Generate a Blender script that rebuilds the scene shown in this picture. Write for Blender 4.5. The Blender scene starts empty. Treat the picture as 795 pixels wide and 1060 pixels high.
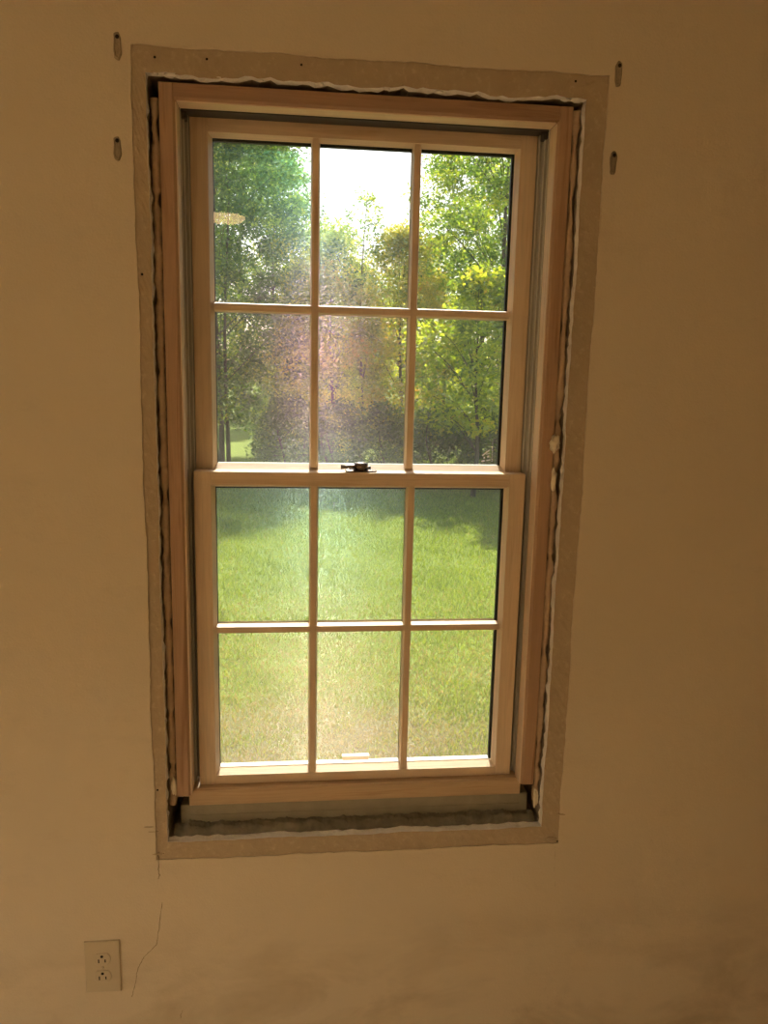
import bpy, bmesh, math, random
import numpy as np
from mathutils import Vector, Matrix
random.seed(7)
rng = np.random.default_rng(11)
scene = bpy.context.scene
COL = scene.collection

# ------------------------------------------------------------------ camera
PITCH, YAW, ROLL, FPX = 0.173074, 0.108586, 0.0221717, 797.62
CAM = np.array([-0.121305, -1.440977, 1.499509])
def cam_axes():
    cy, sy, cp, sp = math.cos(YAW), math.sin(YAW), math.cos(PITCH), math.sin(PITCH)
    f = np.array([sy*cp, cy*cp, -sp]); r = np.array([cy, -sy, 0.0]); u = np.cross(r, f)
    return (r*math.cos(ROLL)+u*math.sin(ROLL), -r*math.sin(ROLL)+u*math.cos(ROLL), f)
RX, UP, FW = cam_axes()
def at(px, py, Y):
    """world point seen at photo pixel (px, py) on the vertical plane y = Y"""
    d = RX*(px-397.5)/FPX - UP*(py-530)/FPX + FW
    return CAM + d*((Y-CAM[1])/d[1])
cd = bpy.data.cameras.new('camera'); cam = bpy.data.objects.new('camera', cd); COL.objects.link(cam)
cd.sensor_fit = 'HORIZONTAL'; cd.sensor_width = 36.0; cd.lens = 36.0*FPX/795.0; cd.clip_start = 0.02; cd.clip_end = 300
m3 = Matrix(((RX[0], UP[0], -FW[0]), (RX[1], UP[1], -FW[1]), (RX[2], UP[2], -FW[2])))
cam.matrix_world = Matrix.Translation(Vector(CAM)) @ m3.to_4x4()
scene.camera = cam

# ------------------------------------------------------------------ world, sun, exposure
SUN_EL, SUN_AZ = math.radians(45), math.radians(2.0)     # azimuth from +Y towards +X
w = bpy.data.worlds.new('world'); scene.world = w; w.use_nodes = True
nt = w.node_tree; bg = nt.nodes['Background']
sky = nt.nodes.new('ShaderNodeTexSky'); sky.sky_type = 'NISHITA'; sky.sun_disc = False
sky.sun_elevation = SUN_EL; sky.sun_rotation = SUN_AZ; sky.dust_density = 3.0; sky.air_density = 1.0
nt.links.new(sky.outputs[0], bg.inputs[0]); bg.inputs[1].default_value = 0.18
sd = bpy.data.lights.new('sun', 'SUN'); sun = bpy.data.objects.new('sun', sd); COL.objects.link(sun)
sd.energy = 7.5; sd.angle = math.radians(0.6); sd.color = (1.0, 0.93, 0.80)
sdir = Vector((math.sin(SUN_AZ)*math.cos(SUN_EL), math.cos(SUN_AZ)*math.cos(SUN_EL), math.sin(SUN_EL)))
sun.rotation_euler = sdir.to_track_quat('Z', 'Y').to_euler(); sun.location = (0, 20, 18)
LAMP_STRENGTH = 7.5; FILL_LAMP_STRENGTH = 475.0
vs = scene.view_settings
vs.view_transform = 'Standard'; vs.look = 'None'; vs.gamma = 1.0; vs.use_curve_mapping = False; vs.exposure = 0.9

# ------------------------------------------------------------------ materials
class NT:
    def __init__(s, name):
        s.m = bpy.data.materials.new(name); s.m.use_nodes = True; s.t = s.m.node_tree
        for n in list(s.t.nodes): s.t.nodes.remove(n)
        s.out = s.n('ShaderNodeOutputMaterial')
    def n(s, typ, **kw):
        nd = s.t.nodes.new(typ)
        for k, v in kw.items():
            if k.startswith('i_'):
                key = k[2:]; key = int(key) if key.isdigit() else key.replace('_', ' ')
                nd.inputs[key].default_value = v
            else: setattr(nd, k, v)
        return nd
    def l(s, a, b): s.t.links.new(a, b)
    def ramp(s, fac, stops):
        r = s.n('ShaderNodeValToRGB'); e = r.color_ramp.elements
        while len(e) < len(stops): e.new(0.5)
        for q, (p, c) in zip(e, stops): q.position = p; q.color = (*c, 1)
        s.l(fac, r.inputs[0]); return r.outputs[0]
    def coords(s, scale=(1, 1, 1), kind='Object'):
        c = s.n('ShaderNodeTexCoord'); mp = s.n('ShaderNodeMapping'); mp.inputs['Scale'].default_value = scale
        s.l(c.outputs[kind], mp.inputs[0]); return mp.outputs[0]
    def pos(s, scale=(1, 1, 1)):
        c = s.n('ShaderNodeNewGeometry'); mp = s.n('ShaderNodeMapping'); mp.inputs['Scale'].default_value = scale
        s.l(c.outputs['Position'], mp.inputs[0]); return mp.outputs[0]
    def noise(s, vec, scale, detail=4, rough=0.55, dist=0.0):
        nz = s.n('ShaderNodeTexNoise'); nz.inputs['Scale'].default_value = scale; nz.inputs['Detail'].default_value = detail
        nz.inputs['Roughness'].default_value = rough; nz.inputs['Distortion'].default_value = dist
        s.l(vec, nz.inputs['Vector']); return nz.outputs[0]
    def mixc(s, fac, a, b, mode='MIX'):
        mx = s.n('ShaderNodeMix', data_type='RGBA', blend_type=mode)
        for sock, v in ((mx.inputs[0], fac), (mx.inputs[6], a), (mx.inputs[7], b)):
            if isinstance(v, (int, float)): sock.default_value = v
            elif isinstance(v, tuple): sock.default_value = (*v, 1) if len(v) == 3 else v
            else: s.l(v, sock)
        return mx.outputs[2]
    def bump(s, h, strength, dist=0.01):
        b = s.n('ShaderNodeBump'); b.inputs['Strength'].default_value = strength; b.inputs['Distance'].default_value = dist
        s.l(h, b.inputs['Height']); return b.outputs[0]
    def pbr(s, col, rough=0.6, normal=None, metal=0.0, spec=0.4):
        p = s.n('ShaderNodeBsdfPrincipled'); p.inputs['Roughness'].default_value = rough
        p.inputs['Metallic'].default_value = metal; p.inputs['Specular IOR Level'].default_value = spec
        if isinstance(col, tuple): p.inputs['Base Color'].default_value = (*col, 1)
        else: s.l(col, p.inputs['Base Color'])
        if normal is not None: s.l(normal, p.inputs['Normal'])
        s.l(p.outputs[0], s.out.inputs[0]); return p
M = {}
def plain(name, col, rough=0.6, metal=0.0, nscale=60, var=0.12, bump=0.0, spec=0.4):
    t = NT(name); v = t.pos(); nz = t.noise(v, nscale, 4)
    c = t.mixc(nz, tuple(x*(1-var) for x in col), tuple(min(1, x*(1+var)) for x in col))
    t.pbr(c, rough, t.bump(nz, bump) if bump else None, metal, spec); M[name] = t.m; return t.m

# painted wall: cream paint over uneven plaster, scuffed towards the bottom
t = NT('wall_paint'); v = t.pos()
big = t.noise(v, 3.2, 4, 0.6); mid = t.noise(v, 22, 5, 0.6); fine = t.noise(v, 260, 3)
c = t.mixc(big, (0.64, 0.53, 0.36), (0.69, 0.572, 0.39))
sc = t.ramp(t.noise(t.pos((1.0, 1, 2.2)), 5.5, 6, 0.72), [(0.56, (0, 0, 0)), (0.74, (1, 1, 1))])
c = t.mixc(t.mixc(1.0, sc, (0.18, 0.18, 0.18), 'MULTIPLY'), c, (0.42, 0.32, 0.20))
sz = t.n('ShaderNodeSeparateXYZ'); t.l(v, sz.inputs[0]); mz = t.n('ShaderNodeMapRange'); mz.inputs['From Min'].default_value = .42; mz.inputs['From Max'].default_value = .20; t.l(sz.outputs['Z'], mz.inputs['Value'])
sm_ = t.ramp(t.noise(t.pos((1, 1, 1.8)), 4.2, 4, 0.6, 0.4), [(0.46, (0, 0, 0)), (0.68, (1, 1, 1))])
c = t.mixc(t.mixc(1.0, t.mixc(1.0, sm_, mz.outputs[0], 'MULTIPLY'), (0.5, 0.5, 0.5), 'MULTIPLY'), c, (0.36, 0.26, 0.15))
h = t.mixc(0.35, big, mid)
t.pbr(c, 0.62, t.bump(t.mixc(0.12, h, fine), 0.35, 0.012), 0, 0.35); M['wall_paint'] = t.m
# bare plaster band where the casing used to be
t = NT('bare_plaster'); v = t.pos(); a = t.noise(v, 16, 6, 0.7); b = t.noise(t.pos((1, 1, 1)), 90, 5, 0.65)
c = t.mixc(a, (0.40, 0.305, 0.19), (0.52, 0.40, 0.25))
c = t.mixc(t.ramp(b, [(0.55, (0, 0, 0)), (0.8, (1, 1, 1))]), c, (0.60, 0.47, 0.30))
t.pbr(c, 0.85, t.bump(t.mixc(0.5, a, b), 0.55, 0.006), 0, 0.2); M['bare_plaster'] = t.m
plain('gypsum', (0.88, 0.83, 0.74), 0.9, 0, 120, 0.10, 0.5, 0.2)
plain('plaster_core', (0.30, 0.24, 0.17), 0.9, 0, 60, 0.25, 0.4, 0.1)
def wood(name, axis, light, dark, red=0.0, rough=0.5):
    t = NT(name); s = [26, 26, 26]; s[axis] = 1.1
    o = t.n('ShaderNodeObjectInfo'); co = t.n('ShaderNodeNewGeometry')
    ad = t.n('ShaderNodeVectorMath', operation='ADD'); sc = t.n('ShaderNodeVectorMath', operation='SCALE')
    t.l(o.outputs['Random'], sc.inputs['Scale']); sc.inputs[0].default_value = (7.3, 3.1, 5.7)
    t.l(co.outputs['Position'], ad.inputs[0]); t.l(sc.outputs[0], ad.inputs[1])
    mp = t.n('ShaderNodeMapping'); mp.inputs['Scale'].default_value = s; t.l(ad.outputs[0], mp.inputs[0])
    g = t.noise(mp.outputs[0], 2.6, 5, 0.6, 0.8); f = t.noise(mp.outputs[0], 14, 3, 0.6)
    c = t.ramp(g, [(0.30, dark), (0.47, light), (0.60, tuple(0.86*x for x in light)), (0.72, light)])
    c = t.mixc(t.mixc(1.0, f, (0.35, 0.35, 0.35), 'MULTIPLY'), c, dark)
    t.pbr(c, rough, t.bump(f, 0.12, 0.002), 0, 0.4); M[name] = t.m
wood('pine_vertical', 2, (0.76, 0.58, 0.38), (0.60, 0.42, 0.25))
wood('pine_horizontal', 0, (0.76, 0.58, 0.38), (0.60, 0.42, 0.25))
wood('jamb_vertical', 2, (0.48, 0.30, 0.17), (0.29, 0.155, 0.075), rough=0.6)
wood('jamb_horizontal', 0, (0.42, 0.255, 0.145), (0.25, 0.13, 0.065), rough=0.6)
wood('sill_wood', 0, (0.60, 0.42, 0.24), (0.42, 0.26, 0.13), rough=0.6)
plain('track_vinyl', (0.40, 0.36, 0.28), 0.45, 0, 30, 0.06)
plain('track_edge', (0.60, 0.56, 0.46), 0.4, 0, 30, 0.06)
plain('gasket', (0.012, 0.012, 0.011), 0.6)
plain('cladding', (0.05, 0.04, 0.03), 0.5)
plain('cladding_tan', (0.42, 0.34, 0.24), 0.5)
plain('grey_board', (0.31, 0.27, 0.18), 0.8, 0, 35, 0.22, 0.3)
plain('foam', (0.50, 0.35, 0.21), 0.75, 0, 90, 0.2, 0.3)
plain('foam_pale', (0.80, 0.68, 0.47), 0.6, 0, 90, 0.12, 0.3)
plain('foam_dirty', (0.21, 0.18, 0.12), 0.9, 0, 28, 0.75, 0.6)
plain('bronze', (0.16, 0.135, 0.115), 0.25, 0.9, 40, 0.1)
plain('dark_hole', (0.015, 0.010, 0.006), 0.9)
plain('outlet_plastic', (0.56, 0.46, 0.30), 0.42, 0, 40, 0.05)
plain('plate_metal', (0.26, 0.205, 0.13), 0.6, 0.2, 200, 0.25, 0.3)
plain('plug_grey', (0.33, 0.255, 0.16), 0.7, 0, 200, 0.25, 0.3)
plain('crack_dark', (0.25, 0.175, 0.10), 0.9)
plain('ceiling_paint', (0.80, 0.74, 0.62), 0.8, 0, 40, 0.04)
plain('screen_frame', (0.80, 0.78, 0.72), 0.4, 0, 40, 0.05)
plain('etch_white', (0.85, 0.86, 0.84), 0.7)
plain('siding', (0.62, 0.60, 0.55), 0.7)
plain('lamp_metal', (0.45, 0.40, 0.33), 0.3, 0.9)
# floor boards
wood('floor_wood', 1, (0.74, 0.58, 0.38), (0.60, 0.43, 0.26), rough=0.45)
# insect screen wire: dull grey, glossy, thin film added for rainbow glare bands
t = NT('screen_wire'); p = t.pbr((0.13, 0.13, 0.13), 0.26, None, 0.0, 0.5); p.inputs['IOR'].default_value = 1.9; p.inputs['Thin Film Thickness'].default_value = 2100; p.inputs['Thin Film IOR'].default_value = 1.09; M['screen_wire'] = t.m
# glass: straight-through transparent with fresnel reflection
t = NT('glass'); tr = t.n('ShaderNodeBsdfTransparent'); gl = t.n('ShaderNodeBsdfGlossy'); fr = t.n('ShaderNodeFresnel', i_IOR=1.5)
tr.inputs[0].default_value = (0.965, 0.975, 0.965, 1); gl.inputs['Roughness'].default_value = 0.0
ge = t.n('ShaderNodeNewGeometry'); ml = t.n('ShaderNodeMath', operation='MULTIPLY'); inv = t.n('ShaderNodeMath', operation='SUBTRACT')
inv.inputs[0].default_value = 1.0; t.l(ge.outputs['Backfacing'], inv.inputs[1])
t.l(fr.outputs[0], ml.inputs[0]); t.l(inv.outputs[0], ml.inputs[1])
mx = t.n('ShaderNodeMixShader'); t.l(ml.outputs[0], mx.inputs[0]); t.l(tr.outputs[0], mx.inputs[1]); t.l(gl.outputs[0], mx.inputs[2])
t.l(mx.outputs[0], t.out.inputs[0]); M['glass'] = t.m
# lamp globe
t = NT('lamp_glow'); em = t.n('ShaderNodeEmission'); em.inputs[0].default_value = (1.0, 0.64, 0.28, 1); em.inputs[1].default_value = LAMP_STRENGTH
t.l(em.outputs[0], t.out.inputs[0]); M['lamp_glow'] = t.m
t = NT('fill_bulb_glow'); em = t.n('ShaderNodeEmission'); em.inputs[0].default_value = (1.0, 0.89, 0.73, 1); em.inputs[1].default_value = FILL_LAMP_STRENGTH
t.l(em.outputs[0], t.out.inputs[0]); M['fill_bulb_glow'] = t.m
t = NT('shade_cloth'); d = t.n('ShaderNodeBsdfDiffuse'); d.inputs[0].default_value = (.8, .74, .62, 1); tl = t.n('ShaderNodeBsdfTranslucent'); tl.inputs[0].default_value = (.8, .72, .58, 1)
mx = t.n('ShaderNodeMixShader'); mx.inputs[0].default_value = .6; t.l(d.outputs[0], mx.inputs[1]); t.l(tl.outputs[0], mx.inputs[2]); t.l(mx.outputs[0], t.out.inputs[0]); M['shade_cloth'] = t.m
# leaves
def leafmat(name, stops, trans=0.55):
    t = NT(name); at_ = t.n('ShaderNodeAttribute', attribute_name='tint'); c = t.ramp(at_.outputs['Fac'], stops)
    d = t.n('ShaderNodeBsdfDiffuse'); tl = t.n('ShaderNodeBsdfTranslucent'); gl = t.n('ShaderNodeBsdfGlossy')
    gl.inputs['Roughness'].default_value = 0.45
    t.l(c, d.inputs[0])
    t.l(t.mixc(1.0, c, (2.1, 2.15, 0.8), 'MULTIPLY'), tl.inputs[0])
    m1 = t.n('ShaderNodeMixShader'); m1.inputs[0].default_value = trans; t.l(d.outputs[0], m1.inputs[1]); t.l(tl.outputs[0], m1.inputs[2])
    m2 = t.n('ShaderNodeMixShader'); m2.inputs[0].default_value = 0.06; t.l(m1.outputs[0], m2.inputs[1]); t.l(gl.outputs[0], m2.inputs[2])
    t.l(m2.outputs[0], t.out.inputs[0]); M[name] = t.m
leafmat('leaf_dark', [(0, (0.035, 0.075, 0.022)), (0.5, (0.11, 0.19, 0.04)), (0.75, (0.30, 0.38, 0.06)), (1, (0.52, 0.46, 0.08))])
leafmat('leaf_mid', [(0, (0.05, 0.10, 0.025)), (0.45, (0.16, 0.25, 0.04)), (0.75, (0.36, 0.42, 0.06)), (1, (0.58, 0.48, 0.08))])
leafmat('leaf_yellow', [(0, (0.10, 0.16, 0.03)), (0.45, (0.32, 0.38, 0.045)), (0.8, (0.58, 0.54, 0.07)), (1, (0.66, 0.44, 0.08))])
leafmat('leaf_autumn', [(0, (0.14, 0.18, 0.04)), (0.45, (0.40, 0.38, 0.06)), (0.8, (0.62, 0.43, 0.07)), (1, (0.66, 0.29, 0.07))])
leafmat('grass_blade', [(0, (0.09, 0.135, 0.018)), (0.40, (0.20, 0.255, 0.034)), (0.62, (0.29, 0.315, 0.055)), (0.8, (0.25, 0.195, 0.10)), (1, (0.32, 0.235, 0.145))], 0.42)
plain('bark', (0.10, 0.075, 0.055), 0.9, 0, 14, 0.4, 0.6)
# lawn soil and thatch: greener away from the house, dry and tan close to it
t = NT('lawn_ground'); v = t.pos(); a = t.noise(v, 0.9, 5, 0.65); b = t.noise(v, 11, 5, 0.7)
sx = t.n('ShaderNodeSeparateXYZ'); t.l(v, sx.inputs[0])
mr = t.n('ShaderNodeMapRange'); mr.inputs['From Min'].default_value = 2.5; mr.inputs['From Max'].default_value = 6.5
t.l(sx.outputs['Y'], mr.inputs['Value'])
md = t.n('ShaderNodeMath', operation='MULTIPLY_ADD'); t.l(a, md.inputs[0]); md.inputs[1].default_value = 0.9; t.l(mr.outputs[0], md.inputs[2])
g = t.ramp(md.outputs[0], [(0.42, (0.0, 0.0, 0.0)), (0.85, (1, 1, 1))])
dry = t.mixc(b, (0.14, 0.12, 0.07), (0.25, 0.205, 0.13)); grn = t.mixc(b, (0.13, 0.19, 0.03), (0.25, 0.31, 0.055))
t.pbr(t.mixc(g, dry, grn), 0.9, t.bump(b, 0.5, 0.05), 0, 0.1); M['lawn_ground'] = t.m

# ------------------------------------------------------------------ helpers
def tag(o, label=None, cat=None, group=None, kind=None):
    if label: o['label'] = label
    if cat: o['category'] = cat
    if group: o['group'] = group
    if kind: o['kind'] = kind
    return o
def link(name, me, mat=None, parent=None):
    o = bpy.data.objects.new(name, me); COL.objects.link(o)
    if mat: me.materials.append(M[mat] if isinstance(mat, str) else mat)
    if parent: o.parent = parent
    return o
def empty(name, loc=(0, 0, 0), parent=None):
    o = bpy.data.objects.new(name, None); COL.objects.link(o); o.location = loc; o.empty_display_size = 0.05
    if parent: o.parent = parent
    return o
def pyd(name, verts, faces, mat, parent=None, smooth=False):
    me = bpy.data.meshes.new(name); me.from_pydata([tuple(map(float, q)) for q in verts], [], faces); me.validate(); me.update()
    bm = bmesh.new(); bm.from_mesh(me); bmesh.ops.recalc_face_normals(bm, faces=bm.faces); bm.to_mesh(me); bm.free()
    if smooth: me.polygons.foreach_set('use_smooth', [True]*len(me.polygons))
    return link(name, me, mat, parent)
def box(name, a, b, mat, parent=None, bev=0.0):
    bm = bmesh.new(); bmesh.ops.create_cube(bm, size=1)
    for q in bm.verts:
        q.co = Vector([(a[i]+b[i])/2 + q.co[i]*(b[i]-a[i]) for i in range(3)])
    if bev: bmesh.ops.bevel(bm, geom=list(bm.edges), offset=bev, segments=2, affect='EDGES', profile=0.5)
    me = bpy.data.meshes.new(name); bm.to_mesh(me); bm.free()
    return link(name, me, mat, parent)
def prism(name, prof, axis, a, b, mat, parent=None, bev=0.0):
    """extrude a profile along axis 0 (profile in y,z) or axis 2 (profile in x,y)"""
    n = len(prof); vs_ = []
    for e in (a, b):
        for (p, q) in prof: vs_.append((e, p, q) if axis == 0 else (p, q, e))
    fs = [tuple(range(n)), tuple(range(2*n-1, n-1, -1))] + [(i, (i+1) % n, n+(i+1) % n, n+i) for i in range(n)]
    return pyd(name, vs_, fs, mat, parent)
def lathe_bm(bm, prof, center, axis='z', seg=24):
    rings = []
    for r, h in prof:
        ring = []
        for k in range(seg):
            a = 2*math.pi*k/seg; c, s = r*math.cos(a), r*math.sin(a)
            p = (c, s, h) if axis == 'z' else (c, -h, s)
            ring.append(bm.verts.new(Vector(center)+Vector(p)))
        rings.append(ring)
    for i in range(len(rings)-1):
        for k in range(seg):
            bm.faces.new((rings[i][k], rings[i][(k+1) % seg], rings[i+1][(k+1) % seg], rings[i+1][k]))
    for rg in (rings[0], rings[-1]):
        try: bm.faces.new(rg)
        except ValueError: pass
def lathe(name, prof, center, mat, parent=None, axis='z', seg=24, smooth=True):
    bm = bmesh.new(); lathe_bm(bm, prof, center, axis, seg)
    bmesh.ops.recalc_face_normals(bm, faces=bm.faces)
    me = bpy.data.meshes.new(name); bm.to_mesh(me); bm.free()
    if smooth: me.polygons.foreach_set('use_smooth', [True]*len(me.polygons))
    return link(name, me, mat, parent)
def tube_geo(pts, rads, seg=8):
    """verts, faces of a tube along a polyline"""
    V, F = [], []; pts = [Vector(p) for p in pts]
    for i, p in enumerate(pts):
        d = (pts[min(i+1, len(pts)-1)]-pts[max(i-1, 0)]).normalized()
        ref = Vector((0, 1, 0)) if abs(d.y) < 0.9 else Vector((1, 0, 0))
        u = d.cross(ref).normalized(); v = d.cross(u).normalized()
        for k in range(seg):
            a = 2*math.pi*k/seg; V.append(tuple(p+(u*math.cos(a)+v*math.sin(a))*rads[i]))
    for i in range(len(pts)-1):
        for k in range(seg):
            F.append((i*seg+k, i*seg+(k+1) % seg, (i+1)*seg+(k+1) % seg, (i+1)*seg+k))
    F.append(tuple(range(seg))); F.append(tuple((len(pts)-1)*seg+k for k in range(seg)))
    return V, F
def rawmesh(name, co, quads, tint=None):
    me = bpy.data.meshes.new(name); n = len(co); k = quads.shape[1]; f = len(quads)
    me.vertices.add(n); me.vertices.foreach_set('co', co.astype(np.float32).ravel())
    me.loops.add(f*k); me.loops.foreach_set('vertex_index', quads.astype(np.int32).ravel())
    me.polygons.add(f); me.polygons.foreach_set('loop_start', (np.arange(f)*k).astype(np.int32))
    if tint is not None:
        a = me.attributes.new('tint', 'FLOAT', 'POINT'); a.data.foreach_set('value', tint.astype(np.float32))
    me.update(calc_edges=True); return me

# ------------------------------------------------------------------ room shell
X0, X1, Y0, ZC = -2.1, 2.3, -4.3, 2.42
OL, OR, OB, OT = -0.385, 0.385, 0.572, 1.9975           # plaster opening
PL, PR, PB, PT = -0.4085, 0.4235, 0.5345, 2.0385        # outline left by the old casing
WT = 0.17                                               # wall thickness
def wob(n, amp, seed, fr=(3, 7, 17, 41)):
    r = np.random.default_rng(seed); s = np.linspace(0, 1, n); o = np.zeros(n)
    for i, f in enumerate(fr): o += np.sin(2*math.pi*(f*s*(0.8+0.4*r.random())+r.random()))*amp/(1+i*0.6)
    return o + r.normal(0, amp*0.25, n)
def ring(L, R_, B, T, amp, seed, n=(70, 130), amps=None):
    """closed rough rectangle, counter-clockwise from bottom-left; n points on (horizontal, vertical) sides"""
    nh, nv = n; am = amps or (amp,)*4
    b = [(x, B+o) for x, o in zip(np.linspace(L, R_, nh, endpoint=False), wob(nh, am[0], seed))]
    r = [(R_+o, z) for z, o in zip(np.linspace(B, T, nv, endpoint=False), wob(nv, am[1], seed+1))]
    tt = [(x, T+o) for x, o in zip(np.linspace(R_, L, nh, endpoint=False), wob(nh, am[2], seed+2))]
    l = [(L+o, z) for z, o in zip(np.linspace(T, B, nv, endpoint=False), wob(nv, am[3], seed+3))]
    return b+r+tt+l
outer = ring(PL, PR, PB, PT, 0.0010, 3)
inner = ring(OL, OR, OB, OT, 0.0008, 20, amps=(0.0010, 0.0009, 0.0026, 0.0008))
big_ = ring(X0, X1, 0.0, ZC, 0.0, 5)
N = len(outer)
wall = empty('wall_front'); tag(wall, kind='structure')
def strip(name, rings, mat, parent, closed=True, smooth=False):
    vs_, fs = [], []
    for rg in rings: vs_ += rg
    for i in range(len(rings)-1):
        for k in range(N): fs.append((i*N+k, i*N+(k+1) % N, (i+1)*N+(k+1) % N, (i+1)*N+k))
    return pyd(name, vs_, fs, mat, parent, smooth)
def lift(rg, y): return [(x, y, z) for x, z in rg]
def lerp(a, b, f): return [(p[0]+(q[0]-p[0])*f, p[1]+(q[1]-p[1])*f) for p, q in zip(a, b)]
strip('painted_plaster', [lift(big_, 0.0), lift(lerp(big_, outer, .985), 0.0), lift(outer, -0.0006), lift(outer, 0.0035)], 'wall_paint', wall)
bandr = []
for f in (0, .25, .5, .75, 1):
    rr = np.random.default_rng(int(100+f*10)); bandr.append([(x, 0.0024+rr.normal(0, 0.00035), z) for x, z in lerp(outer, inner, f)])
strip('bare_plaster_band', bandr, 'bare_plaster', wall)
rr = np.random.default_rng(77)
ret1 = [(x*1.0+rr.normal(0, .0008), 0.013, z+rr.normal(0, .0008)) for x, z in inner]
ret2 = [(x+rr.normal(0, .0012), 0.021, z+rr.normal(0, .0012)) for x, z in inner]
strip('broken_plaster_edge', [lift(inner, 0.0024), ret1, ret2], 'gypsum', wall)
strip('opening_lining', [ret2, [(x, 0.10, z) for x, z in inner], [(x, WT, z) for x, z in inner]], 'plaster_core', wall)
# siding side of the wall
strip('outer_sheathing', [lift(big_, WT), lift(inner, WT)], 'siding', wall)
# ragged gypsum crumbs along the head
def crumb(name, c, r, mat, parent, seed, squash=(1, 1, 1), sub=2, amp=0.25):
    bm = bmesh.new(); bmesh.ops.create_icosphere(bm, subdivisions=sub, radius=1)
    q = np.random.default_rng(seed)
    ph = q.random((5, 3))*6
    for v_ in bm.verts:
        k = 1+amp*sum(math.sin(v_.co.dot(Vector(p_*1.4))*1.2+p_[0]*3) for p_ in ph)/2.5
        v_.co = Vector((v_.co.x*squash[0], v_.co.y*squash[1], v_.co.z*squash[2]))*r*k+Vector(c)
    me = bpy.data.meshes.new(name); bm.to_mesh(me); bm.free()
    me.polygons.foreach_set('use_smooth', [True]*len(me.polygons))
    return link(name, me, mat, parent)
for k, (px, py, r) in enumerate([(176, 76, .006), (160, 75, .004), (228, 88, .0045), (330, 95, .0045), (455, 100, .004), (585, 103, .005), (596, 108, .006), (500, 101, .0035), (270, 90, .003), (400, 96, .0035)]):
    p = at(px, py, 0.006); crumb('plaster_crumb', (p[0], 0.006, OT-0.001), r, 'gypsum', wall, k, (1.8, 1, .7))
# nail holes in the bare band
for k, (px, py) in enumerate([(160, 59), (214, 61), (147, 284), (312, 67), (596, 84), (167, 884), (577, 871), (163, 818)]):
    p = at(px, py, 0.0)
    lathe('nail_hole', [(0.0004, -0.0030), (0.0016, -0.0010), (0.0021, -0.0004)], (p[0], 0.0, p[2]), 'dark_hole', wall, 'y', 10)
# hairline cracks
def crack(pts, r):
    P = []; rr_ = np.random.default_rng(len(pts))
    for (a, b) in zip(pts[:-1], pts[1:]):
        for f in np.linspace(0, 1, 6, endpoint=False):
            p = at(a[0]+(b[0]-a[0])*f, a[1]+(b[1]-a[1])*f, 0.0); P.append((p[0]+rr_.normal(0, .0006), 0.0004, p[2]))
    V, F = tube_geo(P, [r*(0.6+0.5*rr_.random()) for _ in P], 5); pyd('crack', V, F, 'crack_dark', wall)
crack([(164, 882), (164.5, 900), (164, 912)], .0011)
crack([(168, 934), (165, 958), (162, 978), (150, 990), (143, 1002), (140, 1020), (136, 1034)], .0009)
crack([(575, 872), (574, 900), (574, 930)], .0005)
crack([(189, 1046), (186, 1056)], .0009)
crack([(137, 49), (141, 30)], .0004)
# smears of filler at the lower corners of the old casing outline
for (px, py, sx_, sz_) in [(155, 856, .013, .0022), (158, 861, .011, .0016), (581, 843, .010, .0028), (570, 868, .012, .0040), (163, 884, .014, .0022)]:
    p = at(px, py, 0.0); crumb('filler_smear', (p[0], 0.0005, p[2]), 1.0, 'bare_plaster', wall, int(px), (sx_, .0016, sz_), 2, .2)

# the rest of the room (behind and beside the camera)
fl = empty('floor'); tag(fl, kind='structure')
bw = 0.12; nx = int(math.ceil((X1-X0)/bw)); me_cache = {}
for i in range(nx):
    xa = X0+i*bw; xb = min(xa+bw, X1); cuts = [Y0]+sorted([Y0+random.uniform(.6, 3.6)])+[0.0]
    for ya, yb in zip(cuts[:-1], cuts[1:]):
        box('floor_board', (xa+.0008, ya+.0008, -0.02), (xb-.0008, yb-.0008, random.uniform(-.0006, 0)), 'floor_wood', fl)
box('subfloor', (X0, Y0, -0.05), (X1, 0.0, -0.021), 'plaster_core', fl)
tag(box('ceiling', (X0-.1, Y0-.1, ZC), (X1+.1, WT, ZC+.1), 'ceiling_paint'), kind='structure')
tag(box('wall_left', (X0-.1, Y0-.1, -.05), (X0, WT, ZC), 'wall_paint'), kind='structure')
tag(box('wall_right', (X1, Y0-.1, -.05), (X1+.1, WT, ZC), 'wall_paint'), kind='structure')
tag(box('wall_back', (X0, Y0-.1, -.05), (X1, Y0, ZC), 'wall_paint'), kind='structure')
for nm, a, b in (('baseboard_front', (X0, -.014, 0), (X1, -.0005, .04)), ('baseboard_left', (X0, Y0, 0), (X0+.014, -.015, .09)),
                 ('baseboard_right', (X1-.014, Y0, 0), (X1, -.015, .09)), ('baseboard_back', (X0+.015, Y0, 0), (X1-.015, Y0+.014, .09))):
    if nm != 'baseboard_front': tag(box(nm, a, b, 'ceiling_paint', None, .003), kind='structure')

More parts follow.
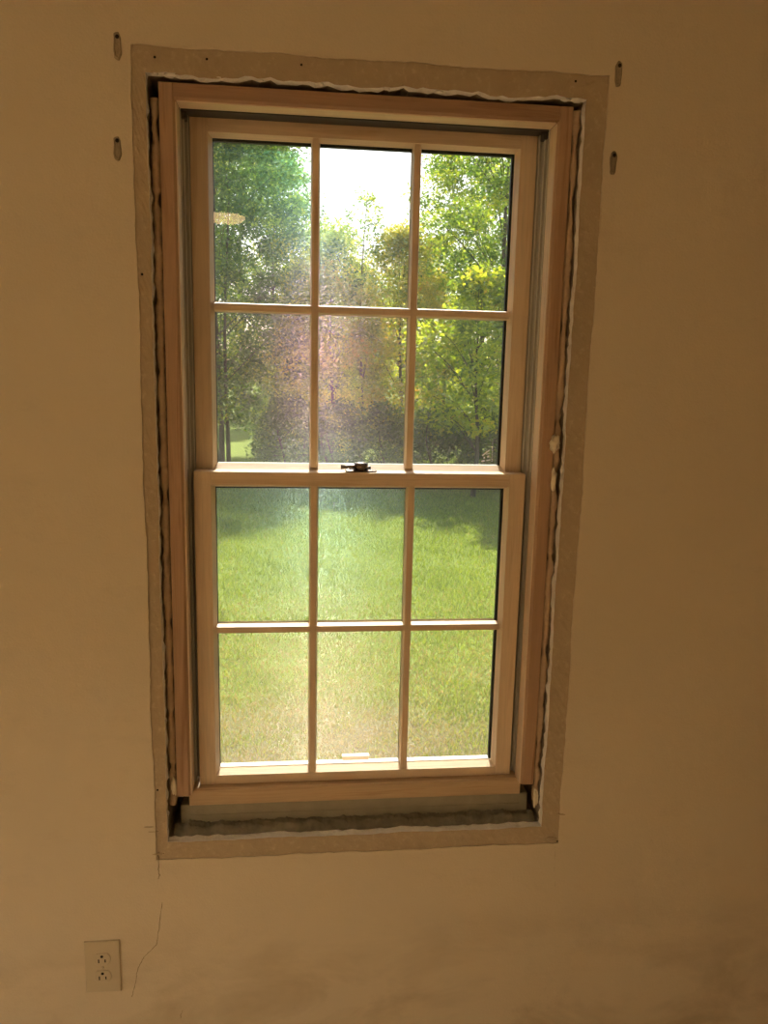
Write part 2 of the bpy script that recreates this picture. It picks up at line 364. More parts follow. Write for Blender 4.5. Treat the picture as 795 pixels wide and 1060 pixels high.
# ------------------------------------------------------------------ window unit
win = empty('window_1', (0, 0, 0)); tag(win, kind='structure')
JF, LS, US, BK = 0.020, 0.060, 0.100, 0.150
JI, JO, SO, SI, GX = 0.340, 0.3675, 0.3275, 0.2945, 0.2885
HD = 1.9626
for s in (-1, 1):
    # jamb with a small bevel on the inner front edge
    pr = [(s*JO, JF), (s*(JI+.005), JF), (s*JI, JF+.005), (s*JI, LS), (s*(JI+.006), LS), (s*(JI+.006), BK), (s*JO, BK)]
    prism('side_jamb', pr, 2, 0.6600, HD+.0275, 'jamb_vertical', win)
    # track liner: stepped vinyl with light ribs
    prism('track_liner', [(s*(JI+.0058), LS+.0005), (s*(SO+.0015), US-.002), (s*(SO+.0015), BK), (s*(JI+.0058), BK)] if False else
          [(s*(JI+.0058), LS+.001), (s*(JI-.002), LS+.001), (s*(JI-.002), LS+.012), (s*(JI-.006), LS+.012), (s*(JI-.006), LS+.030), (s*(SO+.0015), LS+.030), (s*(SO+.0015), BK), (s*(JI+.0058), BK)],
          2, 0.664, HD-.0005, 'track_vinyl', win)
    for dx, y_ in ((JI-.0025, LS+.0005), (JI-.0065, LS+.0115), (SO+.001, LS+.0295)):
        box('track_rib', (s*dx-.0008, y_-.0012, 1.318), (s*dx+.0008, y_+.001, HD-.001), 'track_edge', win)
    box('balance_shoe', (min(s*(JI-.003), s*(JI-.012)), LS+.004, HD-.016), (max(s*(JI-.003), s*(JI-.012)), LS+.026, HD-.004), 'cladding', win, .0015)
prism('head_jamb', [(JF, HD+.0275), (JF, HD+.005), (JF+.005, HD), (LS, HD), (LS, HD+.006), (BK, HD+.006), (BK, HD+.0275)], 0, -JI-.003, JI+.003, 'jamb_horizontal', win)
box('head_liner', (-JI, LS+.001, HD-.003), (JI, LS+.036, HD+.0055), 'cladding', win)
# sill: wooden nosing, grey sub-sill board below it
prism('sill', [(.0465, 0.6240), (.0450, 0.6265), (.0450, 0.6575), (.0480, 0.6608), (LS+.02, 0.6612), (LS+.045, 0.6560), (BK, 0.6500), (BK, 0.6240)], 0, -.3475, .3475, 'sill_wood', win)
box('sub_sill_board', (-.366, .0495, 0.576), (.366, BK, 0.6235), 'grey_board', win, .002)
box('sub_sill_lip', (-.348, .0480, 0.5985), (.348, .0500, 0.6010), 'grey_board', win)
prism('outer_sill', [(BK, .590), (BK, .6360), (BK+.06, .618), (BK+.06, .590)], 0, -.37, .37, 'screen_frame', win)

for nm, a, b in (('gap_cover_casing', (-.46, BK+.001, .56), (-.3455, BK+.05, 2.06)), ('gap_cover_casing', (.3455, BK+.001, .56), (.46, BK+.05, 2.06)),  # unseen outer trim, added to block sun leaking through the gaps
                 ('gap_cover_casing', (-.345, BK+.001, 1.966), (.345, BK+.05, 2.06)), ('gap_cover_casing', (-.345, BK+.001, .54), (.345, BK+.05, .589))):
    box(nm, a, b, 'screen_frame', win, .002)
for s in (-1, 1):
    box('jamb_stop', (min(s*(JI-.0015), s*(JI+.004)), JF+.0042, .6600), (max(s*(JI-.0015), s*(JI+.004)), LS-.0005, HD-.0015), 'pine_vertical', win, .0012)
box('head_stop', (-JI+.0015, JF+.0042, HD-.0015), (JI-.0015, LS-.0005, HD+.004), 'pine_horizontal', win, .0012)

def sash(name, yf, zb0, zb1, zt0, zt1, label, rise=.006):
    """zb0..zb1 bottom rail face, zt0..zt1 top rail face; yf = room-side face"""
    s_ = empty(name, (0, 0, 0), win); s_['label'] = label
    yb = yf+.038; yg = yf+.020
    for s in (-1, 1): box('stile', (min(s*SI, s*SO), yf, zb0), (max(s*SI, s*SO), yb, zt1), 'pine_vertical', s_, .0012)
    box('bottom_rail', (-SI, yf+.0002, zb0), (SI, yb, zb1), 'pine_horizontal', s_, .0010)
    box('top_rail', (-SI, yf+.0002, zt0), (SI, yb, zt1), 'pine_horizontal', s_, .0010)
    gz0, gz1 = zb1+rise, zt0-.005
    # mitred glazing beads
    o = [(-SI, zb1), (SI, zb1), (SI, zt0), (-SI, zt0)]; i_ = [(-GX, gz0), (GX, gz0), (GX, gz1), (-GX, gz1)]
    for k in range(4):
        a, b, c, d = o[k], o[(k+1) % 4], i_[(k+1) % 4], i_[k]
        vs_ = [(a[0], yf+.002, a[1]), (b[0], yf+.002, b[1]), (c[0], yg-.001, c[1]), (d[0], yg-.001, d[1]), (a[0], yg-.001, a[1]), (b[0], yg-.001, b[1])]
        pyd('glazing_bead', vs_, [(0, 1, 2, 3), (4, 5, 1, 0), (3, 2, 5, 4), (0, 3, 4), (1, 5, 2)], 'pine_vertical' if k % 2 else 'pine_horizontal', s_)
    # dark spacer round the sealed unit and the outer cladding
    for k, (xa, xb, za, zc) in enumerate([(-GX-.004, -GX+.0006, gz0, gz1), (GX-.0035, GX+.004, gz0, gz1), (-GX, GX, gz1-.0035, gz1+.004), (-GX, GX, gz0-.006, gz0+.0005)]):
        box('spacer', (xa, yg+.0045, za), (xb, yg+.0135, zc), 'gasket' if k < 3 else 'screen_frame', s_)
    mx_ = 0.0965; mz = None
    return s_, yg, gz0, gz1
def muntins(s_, yf, yg, gz0, gz1, zm):
    fw, bw_ = .0062, .0088
    for s in (-1, 1):
        x = s*.0965
        prism('muntin_bar', [(x-bw_, yg-.0005), (x-bw_, yg-.004), (x-fw, yf+.003), (x+fw, yf+.003), (x+bw_, yg-.004), (x+bw_, yg-.0005)], 2, gz0-.006, gz1+.005, 'pine_vertical', s_)
        prism('outer_muntin_bar', [(x-bw_, yg+.0140), (x-.004, yg+.0200), (x+.004, yg+.0200), (x+bw_, yg+.0140)], 2, gz0, gz1, 'cladding_tan', s_)
    xs = [-SI+.006, -.0965-bw_+.004, -.0965+bw_-.004, .0965-bw_+.004, .0965+bw_-.004, SI-.006]
    for k in range(3):
        prism('muntin_bar', [(yg-.0005, zm-bw_), (yg-.004, zm-bw_), (yf+.0036, zm-fw), (yf+.0036, zm+fw), (yg-.004, zm+bw_), (yg-.0005, zm+bw_)], 0, xs[2*k], xs[2*k+1], 'pine_horizontal', s_)
    prism('outer_muntin_bar', [(yg+.0140, zm-bw_), (yg+.0198, zm-.004), (yg+.0198, zm+.004), (yg+.0140, zm+bw_)], 0, -GX, GX, 'cladding_tan', s_)
    xx = [-GX, -.0965, .0965, GX]; zz = [gz0, zm, gz1]
    for r in range(2):
        for k in range(3):
            box('pane', (xx[k], yg+.0002, zz[r]), (xx[k+1], yg+.0042, zz[r+1]), 'glass', s_)
up, ygu, gu0, gu1 = sash('upper_sash', US, 1.276, 1.3132, 1.9364, 1.9680, 'pine sash with six panes set behind the lower sash', .0104)
muntins(up, US, ygu, gu0, gu1, 1.626)
lo, ygl, gl0, gl1 = sash('lower_sash', LS, 0.6617, 0.6815, 1.2868, 1.3134, 'pine sash with six panes below the meeting rail')
muntins(lo, LS, ygl, gl0, gl1, 0.993)
# weather strip closing the gap between the two meeting rails
box('weather_strip', (-SO, LS+.0375, 1.300), (SO, US+.0005, 1.3130), 'pine_horizontal', win)

# etched maker's mark in the lower right pane of the upper sash
def mark(name, poly, par):
    V = []; n = len(poly)
    for y_ in (ygu-.0004, ygu+.0001):
        for px, py in poly:
            p = at(px, py, y_); V.append((p[0], y_, p[2]))
    pyd(name, V, [tuple(range(n)), tuple(range(2*n-1, n-1, -1))]+[(i, (i+1) % n, n+(i+1) % n, n+i) for i in range(n)], 'etch_white', par)
mk = empty('etched_mark', (0, 0, 0), up); mk['label'] = 'tiny white etched maker mark with vertical lettering'
mark('mark_stroke', [(498.6, 471.4), (506.3, 465.2), (507.3, 466.4), (499.6, 472.4)], mk)
mark('mark_stroke', [(503.2, 469.8), (506.8, 468.8), (507.0, 469.8), (503.4, 470.8)], mk)
mark('mark_stroke', [(500.5, 473.0), (502.0, 472.6), (502.0, 474.6), (500.5, 475.0)], mk)
mark('mark_stroke', [(504.2, 472.0), (506.4, 471.4), (506.4, 473.6), (504.2, 474.0)], mk)
mark('mark_stroke', [(498.2, 476.8), (501.6, 476.0), (501.6, 477.8), (498.4, 478.4)], mk)
mark('mark_stroke', [(503.4, 476.0), (507.4, 475.4), (507.4, 476.6), (503.4, 477.2)], mk)
for k in range(12):
    y_ = 457.5+k*1.75; x_ = 510.0-k*.06
    mark('mark_stroke', [(x_-.55, y_), (x_+.5+.25*(k % 3 == 0), y_-.1), (x_+.5, y_+.85), (x_-.5-.2*(k % 2), y_+1.0)], mk)

# insect screen in the outer track: light frame, woven wire
scr = empty('insect_screen', (0, 0, 0), win); scr['label'] = 'fine grey insect screen outside the sashes'
SY = 0.158
for nm, a, b in (('screen_frame', (-.345, SY-.004, .636), (-.327, SY+.006, 1.965)), ('screen_frame', (.327, SY-.004, .636), (.345, SY+.006, 1.965)),
                 ('screen_frame', (-.327, SY-.004, .636), (.327, SY+.006, .654)), ('screen_frame', (-.327, SY-.004, 1.947), (.327, SY+.006, 1.965))):
    box(nm, a, b, 'screen_frame', scr, .001)
pt = at(368, 783, SY-.010)
box('pull_tab', (pt[0]-.030, SY-.016, pt[2]-.006), (pt[0]+.030, SY-.003, pt[2]+.004), 'screen_frame', scr, .001)
pitch, rw = 0.0015, 0.00014
def wires():
    hs = np.arange(.654, 1.947, pitch); vs_ = np.arange(-.327, .327, pitch)
    co, q = [], []; ang = np.arange(6)*math.pi/3
    for arr, hor in ((hs, True), (vs_, False)):
        n = len(arr); base = sum(len(c_) for c_ in co)
        P = np.zeros((n, 2, 6, 3))
        for e, end in enumerate((-.327, .327) if hor else (.654, 1.947)):
            if hor:
                P[:, e, :, 0] = end; P[:, e, :, 1] = SY+rw*np.sin(ang)[None]; P[:, e, :, 2] = arr[:, None]+rw*np.cos(ang)[None]
            else:
                P[:, e, :, 2] = end; P[:, e, :, 1] = SY+.0002+rw*np.sin(ang)[None]; P[:, e, :, 0] = arr[:, None]+rw*np.cos(ang)[None]
        co.append(P.reshape(-1, 3)); i = (np.arange(n)*12)[:, None]+base; k = np.arange(6)[None]; k2 = (k+1) % 6
        q.append(np.stack([i+k, i+k2, i+6+k2, i+6+k], -1).reshape(-1, 4))
    me = rawmesh('screen_mesh', np.concatenate(co), np.concatenate(q)); me.polygons.foreach_set('use_smooth', [True]*len(me.polygons)); return me
sm = link('screen_mesh', wires(), 'screen_wire', scr); sm['kind'] = 'stuff'

# ------------------------------------------------------------------ things at the window
# sash lock on the meeting rail
lk = empty('sash_lock', (-.004, LS+.02, 1.3135)); tag(lk, 'dark bronze cam lock lying on the meeting rail', 'window lock')
def lb(nm, a, b, bev, par=lk, mat='bronze'):
    o = box(nm, a, b, mat, par, bev); return o
lb('base_plate', (-.031, -.013, 0), (.031, .013, .004), .0015)
lathe('cam_housing', [(.0148, .004), (.0150, .012), (.0140, .0165), (.0100, .0185), (.001, .019)], (0, 0, 0), 'bronze', lk)
V, F = tube_geo([(-.004, -.006, .0125), (-.016, -.0095, .0115), (-.028, -.011, .0105), (-.040, -.0115, .010)], [.0042, .0036, .0036, .0046], 10)
pyd('lever', V, F, 'bronze', lk, True)
for s in (-1, 1): lathe('screw', [(.0032, .004), (.0030, .0052), (.0005, .0056)], (s*.025, 0, 0), 'lamp_metal', lk, 'z', 12)
lb('keeper', (-.022, .016, 0), (.022, .034, .0095), .002)

# expanding foam in the gaps
def foam_bead(name, x, z0, z1, r, seed, mat, label, gaps):
    q = np.random.default_rng(seed); n, sg = 420, 12; zs = np.linspace(z0, z1, n); P, Rr = [], []
    lum = q.normal(0, 1, n); ker = np.hanning(9); lum = np.convolve(lum, ker/ker.sum(), 'same'); slow = np.convolve(q.normal(0, 1, n), np.hanning(41)/20, 'same')
    for i, z in enumerate(zs):
        g = 1.0
        for gz, gw in gaps: g = min(g, 0.50+0.5*min(1, (abs(z-gz)/gw)**2))
        P.append((x+.0014*slow[i]+.0008*math.sin(i*.31+seed), JF+.009+.0015*math.sin(i*.17+seed), z)); Rr.append(r*(0.92+.20*lum[i]+.10*slow[i])*g)
    V, F = tube_geo(P, [max(.003, a) for a in Rr], sg); V = np.array(V)+q.normal(0, .00045, (len(V), 3))
    o = pyd(name, V, F, mat, None, True); tag(o, label, 'foam'); return o
foam_bead('foam_bead', -.3765, .640, 1.965, .0082, 5, 'foam', 'lumpy bead of expanding foam in the gap left of the window', [(.83, .02), (1.02, .012), (1.27, .02), (1.5, .01), (1.8, .015), (1.92, .03), (.72, .012)])
foam_bead('foam_bead', .3765, .620, 1.985, .0082, 9, 'foam', 'lumpy bead of expanding foam in the gap right of the window', [(.66, .01), (.70, .01), (.75, .012), (.95, .02), (1.15, .01), (1.31, .03), (1.42, .015), (1.60, .02), (1.83, .05), (1.93, .02)])
p = at(574, 459, .012)
crumb('foam_blob', (p[0], .010, p[2]), .0135, 'foam_pale', None, 31, (.62, .7, 1.15), 3, .3)
tag(bpy.data.objects['foam_blob'], 'pale squeezed-out foam blob beside the right jamb near the meeting rail', 'foam')
p = at(573, 497, .012)
crumb('foam_drip', (p[0], .012, p[2]), .010, 'foam_pale', None, 33, (.45, .6, 1.9), 3, .3)
tag(bpy.data.objects['foam_drip'], 'pale elongated foam drip just below the foam blob on the right', 'foam')
# stubs of foam at the two lower corners
for px, py, hgt, lab in ((180, 812, 1.9, 'pale foam stub at the lower left end of the sill'), (555, 823, 2.2, 'pale foam stub at the lower right end of the sill')):
    p = at(px, py, .020); o = crumb('foam_stub', (p[0], .022, p[2]-.006), .010, 'foam_pale', None, px, (.55, .6, hgt), 3, .25); tag(o, lab, 'foam')
# dirty ragged foam along the bottom of the opening
def bottom_foam():
    q = np.random.default_rng(3); n, m = 240, 9; V, F = [], []
    hh = .013+.005*np.abs(wob(n, .5, 8, (5, 9, 17, 29)))+q.normal(0, .0006, n)
    for i in range(n):
        x = -.376+.752*i/(n-1)
        for j in range(m):
            f = j/(m-1); y_ = .022+.034*f
            z = OB-.001 + hh[i]*min(1, f*3.2+.12)*(0.94+.10*math.sin(i*.31+j*1.7)+.08*math.sin(i*.13-j))
            V.append((x, y_+q.normal(0, .0008), z+q.normal(0, .0007)))
    for i in range(n-1):
        for j in range(m-1): F.append((i*m+j, (i+1)*m+j, (i+1)*m+j+1, i*m+j+1))
    b = len(V)
    for i in range(n): V.append((-.376+.752*i/(n-1), .056, OB-.002)); V.append((-.376+.752*i/(n-1), .023, OB-.002))
    for i in range(n-1):
        F.append((i*m+m-1, (i+1)*m+m-1, b+2*(i+1), b+2*i)); F.append((i*m, b+2*i+1, b+2*(i+1)+1, (i+1)*m)); F.append((b+2*i, b+2*(i+1), b+2*(i+1)+1, b+2*i+1))
    o = pyd('sill_foam', V, F, 'foam_dirty', None, True); return tag(o, 'dirty grey ragged foam strip along the bottom of the opening', 'foam')
bottom_foam()

# wall plates / plugs left from a curtain rod
def plate(px, py, label, mat, w_, h_):
    p = at(px, py, 0.0); e = empty('wall_plug', (p[0], 0, p[2])); tag(e, label, 'wall plug', 'four curtain rod fixings round the window')
    bm = bmesh.new(); n = 28; prof = []
    for k in range(n):
        a = 2*math.pi*k/n; c, s = math.cos(a), math.sin(a)
        wv = 1+.10*math.sin(3*a+px)+.07*math.sin(7*a+py); prof.append((w_*.5*wv*math.copysign(abs(c)**.7, c), h_*.5*(1+.03*math.sin(5*a+px))*math.copysign(abs(s)**.6, s)))
    V = [(x, 0.0, z) for x, z in prof]+[(x, -.0022, z) for x, z in prof]+[(x*.72, -.0034, z*.84) for x, z in prof]+[(x*.5, -.0022, z*.7) for x, z in prof]
    F = [tuple(range(3*n, 4*n))]+[(r*n+k, r*n+(k+1) % n, (r+1)*n+(k+1) % n, (r+1)*n+k) for r in range(3) for k in range(n)]
    pyd('plug_body', V, F, mat, e)
    lathe('screw_hole', [(.0005, .0032), (.0030, .0036), (.0034, .0026)], (0.0006, 0, h_*.33), 'dark_hole', e, 'y', 12)
    bm.free()
plate(121.5, 48, 'small wall plug above the upper left corner of the window', 'plug_grey', .0125, .043)
plate(121.5, 154, 'small smudged wall plug left of the window head', 'plug_grey', .0125, .038)
plate(640, 77, 'small wall plug at the upper right corner of the window', 'plug_grey', .0120, .042)
plate(634.5, 169, 'small dark wall plug right of the window head', 'plate_metal', .0120, .040)

# duplex outlet
ou = empty('wall_outlet', (-.5205, 0, .3035)); tag(ou, 'cream duplex electrical outlet low on the wall', 'outlet')
def plate_mesh():
    bm = bmesh.new(); bmesh.ops.create_cube(bm, size=1)
    for v_ in bm.verts: v_.co = Vector((v_.co.x*.0700, -.0028+v_.co.y*.0056, v_.co.z*.1160))
    ed = [e for e in bm.edges if any(abs(f.normal.y+1) < .01 for f in e.link_faces)]
    bmesh.ops.bevel(bm, geom=ed, offset=.0032, segments=3, affect='EDGES', profile=.6)
    me = bpy.data.meshes.new('cover_plate'); bm.to_mesh(me); bm.free(); return me
link('cover_plate', plate_mesh(), 'outlet_plastic', ou)
for s in (1, -1):
    n = 28; prof = []
    for k in range(n):
        a = 2*math.pi*k/n; prof.append((.0170*math.cos(a), max(-.0132, min(.0132, .0172*math.sin(a)))))
    V = [(x, -.0054, z+s*.0195) for x, z in prof]+[(x, -.0074, z+s*.0195) for x, z in prof]+[(x*.93, -.0080, z*.93+s*.0195) for x, z in prof]
    F = [tuple(range(2*n, 3*n))]+[(r*n+k, r*n+(k+1) % n, (r+1)*n+(k+1) % n, (r+1)*n+k) for r in range(2) for k in range(n)]
    rc = pyd('receptacle', V, F, 'outlet_plastic', ou)
    for sx_, hh in ((-1, .0082), (1, .0066)):
        box('slot', (sx_*.0064-.0012, -.0083, s*.0195-.0030-hh*.5), (sx_*.0064+.0012, -.0078, s*.0195-.0030+hh*.5), 'dark_hole', rc)
    lathe('ground_hole', [(.0030, .0078), (.0030, .0083), (.0005, .0084)], (0, 0, s*.0195+.0070), 'dark_hole', rc, 'y', 12)
lathe('cover_screw', [(.0034, .0054), (.0032, .0066), (.0005, .0070)], (0, 0, 0), 'outlet_plastic', ou, 'y', 12)

# ceiling lamp behind the camera: its warm reflection shows in the upper left pane
lp = empty('ceiling_lamp', (-.56, -3.05, ZC)); tag(lp, 'round flush ceiling lamp with glowing warm dome', 'ceiling lamp')
lathe('canopy', [(.125, 0), (.125, -.022), (.117, -.030), (.01, -.030)], (0, 0, 0), 'lamp_metal', lp, 'z', 40)
lathe('dome', [(.112, -.030), (.108, -.042), (.092, -.055), (.062, -.064), (.025, -.068), (.001, -.069)], (0, 0, 0), 'lamp_glow', lp, 'z', 40)
lathe('finial', [(.006, -.068), (.007, -.075), (.004, -.080), (.001, -.081)], (0, 0, 0), 'lamp_metal', lp, 'z', 16)

# unseen floor lamp, added in the left rear as warm fill light
fp = empty('fill_lamp', (-1.72, -2.25, 0)); tag(fp, 'added unseen fill light shaped as a slim brass floor lamp with a pale drum shade', 'floor lamp')
lathe('base', [(.14, 0), (.14, .012), (.10, .022), (.012, .030)], (0, 0, 0), 'lamp_metal', fp, 'z', 32)
lathe('pole', [(.010, .028), (.010, 1.38)], (0, 0, 0), 'lamp_metal', fp, 'z', 12)
lathe('bulb', [(.012, 1.38), (.030, 1.43), (.036, 1.47), (.028, 1.50), (.004, 1.51)], (0, 0, 0), 'fill_bulb_glow', fp, 'z', 16)
def drum():
    V, F = [], []; n = 40; pr_ = [(.19, 1.36), (.15, 1.60), (.148, 1.60), (.188, 1.36)]
    for r_, h_ in pr_:
        for k in range(n): V.append((r_*math.cos(2*math.pi*k/n), r_*math.sin(2*math.pi*k/n), h_))
    for i in range(4):
        for k in range(n): F.append((i*n+k, i*n+(k+1) % n, ((i+1) % 4)*n+(k+1) % n, ((i+1) % 4)*n+k))
    return pyd('lamp_shade', V, F, 'shade_cloth', fp, True)
drum()

# ------------------------------------------------------------------ garden
GZ = -0.70
def gh(x, y): return GZ + .04*np.sin(x*.7+y*.3) + .03*np.sin(y*.9-x*.4) + .012*np.maximum(0, y-9)
def lawn():
    xs = np.concatenate([np.linspace(-60, -8, 14), np.linspace(-7.5, 7.5, 61), np.linspace(8, 60, 14)])
    ys = np.concatenate([np.linspace(WT+.02, 20, 80), np.linspace(21, 110, 24)])
    Xg, Yg = np.meshgrid(xs, ys); co = np.stack([Xg, Yg, gh(Xg, Yg)], -1).reshape(-1, 3); nxx = len(xs)
    i, j = np.meshgrid(np.arange(len(ys)-1), np.arange(nxx-1), indexing='ij'); b = (i*nxx+j).ravel()
    me = rawmesh('lawn', co, np.stack([b, b+1, b+nxx+1, b+nxx], -1)); me.polygons.foreach_set('use_smooth', [True]*len(me.polygons))
    return tag(link('lawn', me, 'lawn_ground'), kind='structure')
lawn()
def grass(n):
    r = np.random.default_rng(4)
    y = 1.6*np.power(18/1.6, r.random(n)); x = -.1+(r.random(n)*2-1)*(1.1+y*.46)
    tuft = .5+.3*np.sin(x*2.3+np.sin(y*1.7)*2)*np.sin(y*2.1+np.cos(x*1.3)*2)+.3*np.sin(x*6.1+np.sin(y*5.3)*1.5)*np.sin(y*7.7+np.cos(x*4.1)*1.5)
    dry = np.clip((6.8-y)/3.6, 0.04, .95)
    tint = np.clip(r.normal(.36, .16, n)- .16*(tuft-.5) + np.where(r.random(n) < dry*(.25+.75*(1-tuft)), .5, 0), 0, 1)
    h = (.022+.03*r.random(n))*(.7+.6*tuft)*(1-.35*dry)*(1+.03*y); a = r.random(n)*2*math.pi; wd = (.0016+.0014*r.random(n))*(1+.22*y)
    base = np.stack([x, y, gh(x, y)-.003], -1); d = np.stack([np.cos(a), np.sin(a), np.zeros(n)], -1)
    b = r.random(n)*2*math.pi; lean = np.stack([np.cos(b), np.sin(b), np.zeros(n)], -1)*(h*r.random(n)*1.1)[:, None]
    tip = base+lean; tip[:, 2] += h
    co = np.stack([base-d*wd[:, None], base+d*wd[:, None], tip], 1).reshape(-1, 3)
    me = rawmesh('grass', co, np.arange(3*n).reshape(-1, 3), np.repeat(tint, 3))
    return tag(link('grass', me, 'grass_blade'), 'short patchy lawn grass, drier and tan near the house', 'grass', kind='stuff')
grass(260000)

def leaves(centers, crad, per, size, r, tshift=0.0, flat=0.6):
    n = len(centers)*per
    c = np.repeat(centers, per, 0); cr = np.repeat(crad, per)
    d = r.normal(0, 1, (n, 3)); d /= np.linalg.norm(d, axis=1)[:, None]
    pos = c + d*(cr*np.power(r.random(n), .45))[:, None]*np.array([1, 1, .7])
    nrm = r.normal(0, 1, (n, 3)); nrm[:, 2] = np.abs(nrm[:, 2])+flat; nrm /= np.linalg.norm(nrm, axis=1)[:, None]
    u = np.cross(nrm, r.normal(0, 1, (n, 3))); u /= np.linalg.norm(u, axis=1)[:, None]; v = np.cross(nrm, u)
    s = size*(.6+.8*r.random(n))[:, None]
    co = np.stack([pos-u*s*.5, pos-v*s*.30+nrm*s*.06, pos+u*s*.5, pos+v*s*.30+nrm*s*.06], 1).reshape(-1, 3)
    ct = np.repeat(np.clip(r.normal(.42+tshift, .17, len(centers)), 0, 1), per)
    tint = np.clip(ct+r.normal(0, .15, n), 0, 1)
    return co, np.arange(4*n).reshape(-1, 4), np.repeat(tint, 4)
def tree(name, px, Y, H, cr, zc0, mat, label, cat='tree', nclump=150, per=90, size=.085, crad=.42, group='trees at the far side of the lawn', trunk=.13, seed=0, lean=0.0, tshift=0.0, stems=1):
    r = np.random.default_rng(seed+int(px)+int(Y*10))
    b = at(px, 500, Y); x, y = b[0], Y; z = float(gh(np.array(x), np.array(y)))
    e = empty(name, (x, y, z)); tag(e, label, cat, group)
    # clump centres inside an egg-shaped crown
    th = r.random(nclump)*2*math.pi; hh = np.power(r.random(nclump), .85)
    prof = np.sin(np.clip(hh*.86+.12, 0, 1)*math.pi)**.75
    rr_ = cr*prof*np.power(r.random(nclump), .42)
    C = np.stack([rr_*np.cos(th)+lean*hh*H*.3, rr_*np.sin(th)*.9, zc0+hh*(H-zc0-.15)], -1)
    crd = crad*(.6+.7*r.random(nclump))
    co, q, tint = leaves(C, crd, per, size, r, tshift)
    o = link('foliage', rawmesh('foliage', co, q, tint), mat, e); o['kind'] = 'stuff'
    V, F = [], []
    def add(P, Rd, sg=6):
        nonlocal V, F
        v_, f_ = tube_geo(P, Rd, sg); k = len(V); V += v_; F += [tuple(i+k for i in ff) for ff in f_]
    for s in range(stems):
        ox = 0 if stems == 1 else r.normal(0, .25); oy = 0 if stems == 1 else r.normal(0, .2)
        top = (ox*2.2+lean*H*.25, oy*2, H*.86); P = []
        for f in np.linspace(0, 1, 9):
            P.append((ox+(top[0]-ox)*f+.05*math.sin(f*7+s), oy+(top[1]-oy)*f+.05*math.cos(f*6+s), -.1+(top[2]+.1)*f))
        add(P, [trunk*(1.15 if i == 0 else 1)*(1-.88*f) for i, f in enumerate(np.linspace(0, 1, 9))], 8)
        for k in r.choice(nclump, min(nclump, 26//stems+4), replace=False):
            c = C[k]; f0 = max(.1, min(.85, (c[2]-.25*np.hypot(c[0], c[1]))/top[2]*.85)); i0 = f0*8; a = np.array(P[int(i0)]); 
            mid = a*.5+c*.5+np.array([0, 0, .12]); add([a, mid, c], [trunk*.34*(1-f0*.7), trunk*.2*(1-f0*.7), .006], 5)
    pyd('trunk', V, F, 'bark', e, True)
    return e
T = tree
T('garden_tree', 232, 17.0, 9.4, 2.3, .9, 'leaf_dark', 'tall dark green tree filling the left panes, several slim trunks', stems=3, nclump=440, per=120, trunk=.05, seed=1)
T('garden_tree', 160, 17.0, 9.0, 2.3, .7, 'leaf_dark', 'dark green tree beyond the left edge of the glass', nclump=170, per=100, seed=2)
T('garden_tree', 285, 19.5, 7.9, 1.7, .4, 'leaf_dark', 'dark green bushy tree between the left panes and the sky gap', nclump=300, per=120, trunk=.06, seed=3)
T('garden_tree', 372, 16.5, 6.2, .85, 2.6, 'leaf_mid', 'slim sparse tree standing up into the bright sky gap', nclump=46, per=40, crad=.30, trunk=.04, seed=4)
T('garden_tree', 342, 17.0, 5.5, 1.35, .4, 'leaf_yellow', 'olive yellow tree low in the middle below the sky gap', nclump=240, per=120, trunk=.05, seed=5)
T('garden_tree', 412, 16.2, 5.4, 1.25, .5, 'leaf_autumn', 'orange yellow autumn tree right of the sky gap', nclump=170, per=100, trunk=.06, seed=6)
T('garden_tree', 512, 17.0, 9.4, 2.5, 1.2, 'leaf_mid', 'tall green tree overhanging the upper right panes', nclump=300, per=120, trunk=.11, seed=7)
T('garden_tree', 490, 12.6, 4.2, 1.2, 1.3, 'leaf_yellow', 'bright yellow green small tree in front on the right', nclump=90, per=90, trunk=.05, seed=8, size=.1)
T('garden_tree', 595, 17.0, 9.0, 2.3, .9, 'leaf_dark', 'dark green tree beyond the right edge of the glass', nclump=170, per=100, seed=9)
T('garden_tree', 455, 20.0, 8.2, 1.4, .5, 'leaf_yellow', 'yellow tinged young tree behind the right muntin', nclump=150, per=100, trunk=.05, seed=10)
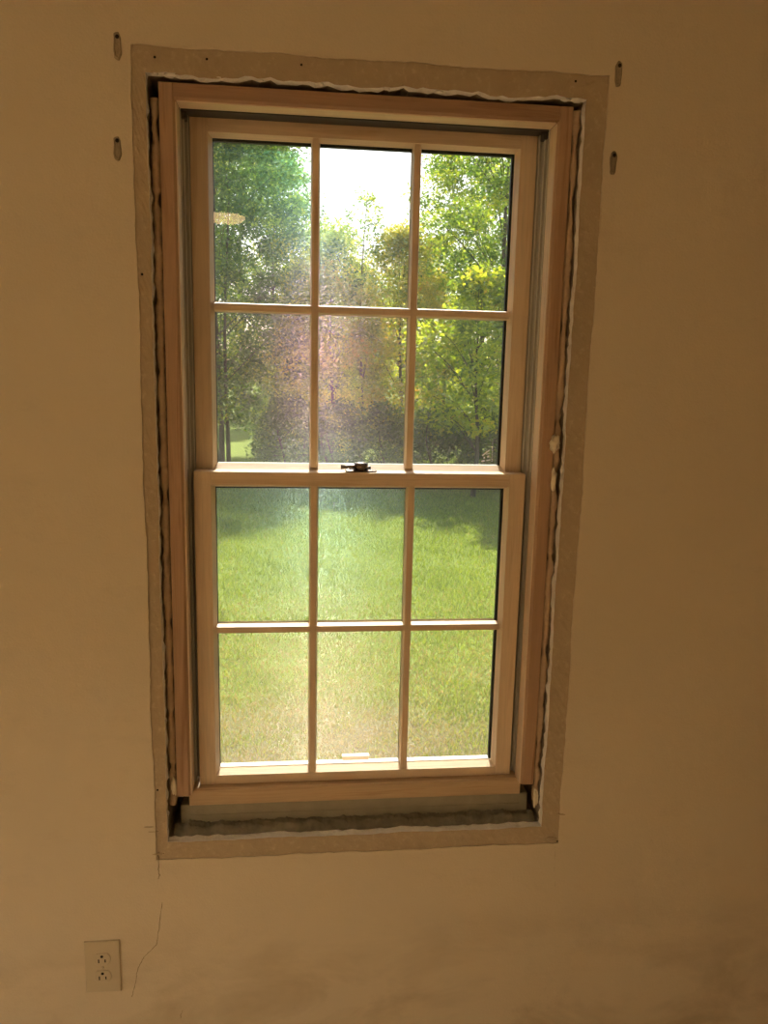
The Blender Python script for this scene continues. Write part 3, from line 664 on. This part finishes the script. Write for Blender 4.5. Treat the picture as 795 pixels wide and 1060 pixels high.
for k, (px, Y, H, cr, lab) in enumerate([(398, 14.6, 1.7, .85, 'low dark shrub at the lawn edge near the sash lock'), (450, 14.2, 1.7, .9, 'low dark shrub at the lawn edge behind the right muntin'), (512, 13.8, 1.8, .9, 'low dark shrub at the lawn edge below the tall right tree'), (300, 15.8, 1.7, .9, 'low dark shrub at the lawn edge behind the left muntin'), (350, 15.4, 1.6, .9, 'low dark shrub at the lawn edge in the middle')]):
    T('garden_shrub', px, Y, H, cr, .1, 'leaf_dark', lab, 'shrub', 80, 90, .075, .32, 'shrubs along the lawn edge', .03, 20+k, stems=2, tshift=-.15)
for k, (px, Y, H, cr) in enumerate([(110, 30, 9, 3), (180, 32, 12, 3.2), (252, 35, 12.5, 3.0), (315, 30, 6.2, 2.2), (368, 34, 6.8, 2.3), (425, 30, 6.6, 2.3), (492, 34, 11.5, 2.8), (555, 31, 12, 3.0), (620, 31, 9, 3)]):
    labs = ['far tree at the left end of the back row', 'second far tree from the left in the back row', 'third far tree from the left in the back row', 'low far tree left of the sky gap in the back row', 'low far tree under the sky gap in the back row', 'low far tree right of the sky gap in the back row', 'third far tree from the right in the back row', 'second far tree from the right in the back row', 'far tree at the right end of the back row']
    T('far_tree', px, Y, H, cr, .2, 'leaf_mid' if k % 2 else 'leaf_dark', labs[k], 'tree', 190, 90, .15, .62, 'back row of trees', .15, 40+k)

# the tree belt goes on to both sides, out of the photograph's sight
src = [o for o in list(COL.objects) if o.parent is None and o.name.startswith('far_tree')]
for side, xs in (('left', (-11.6, -15.2, -18.8, -22.8, -27)), ('right', (16.5, 20.5, 24.5, 29, 34))):
    for k, x in enumerate(xs):
        a = src[(k*2+1) % 3 if side == 'left' else 8-(k % 2)]; y = 26.0-1.6*k+(k % 2)*2.5
        c = a.copy(); COL.objects.link(c); c.location = (x, y, float(gh(np.array(x), np.array(y)))); c.rotation_euler = (0, 0, 1.3*k+.4)
        tag(c, 'tree carrying the back row on to the '+side+' beyond the window view', 'tree', 'trees out of sight to the '+side)
        for ch in [o for o in COL.objects if o.parent is a]:
            d = ch.copy(); COL.objects.link(d); d.parent = c
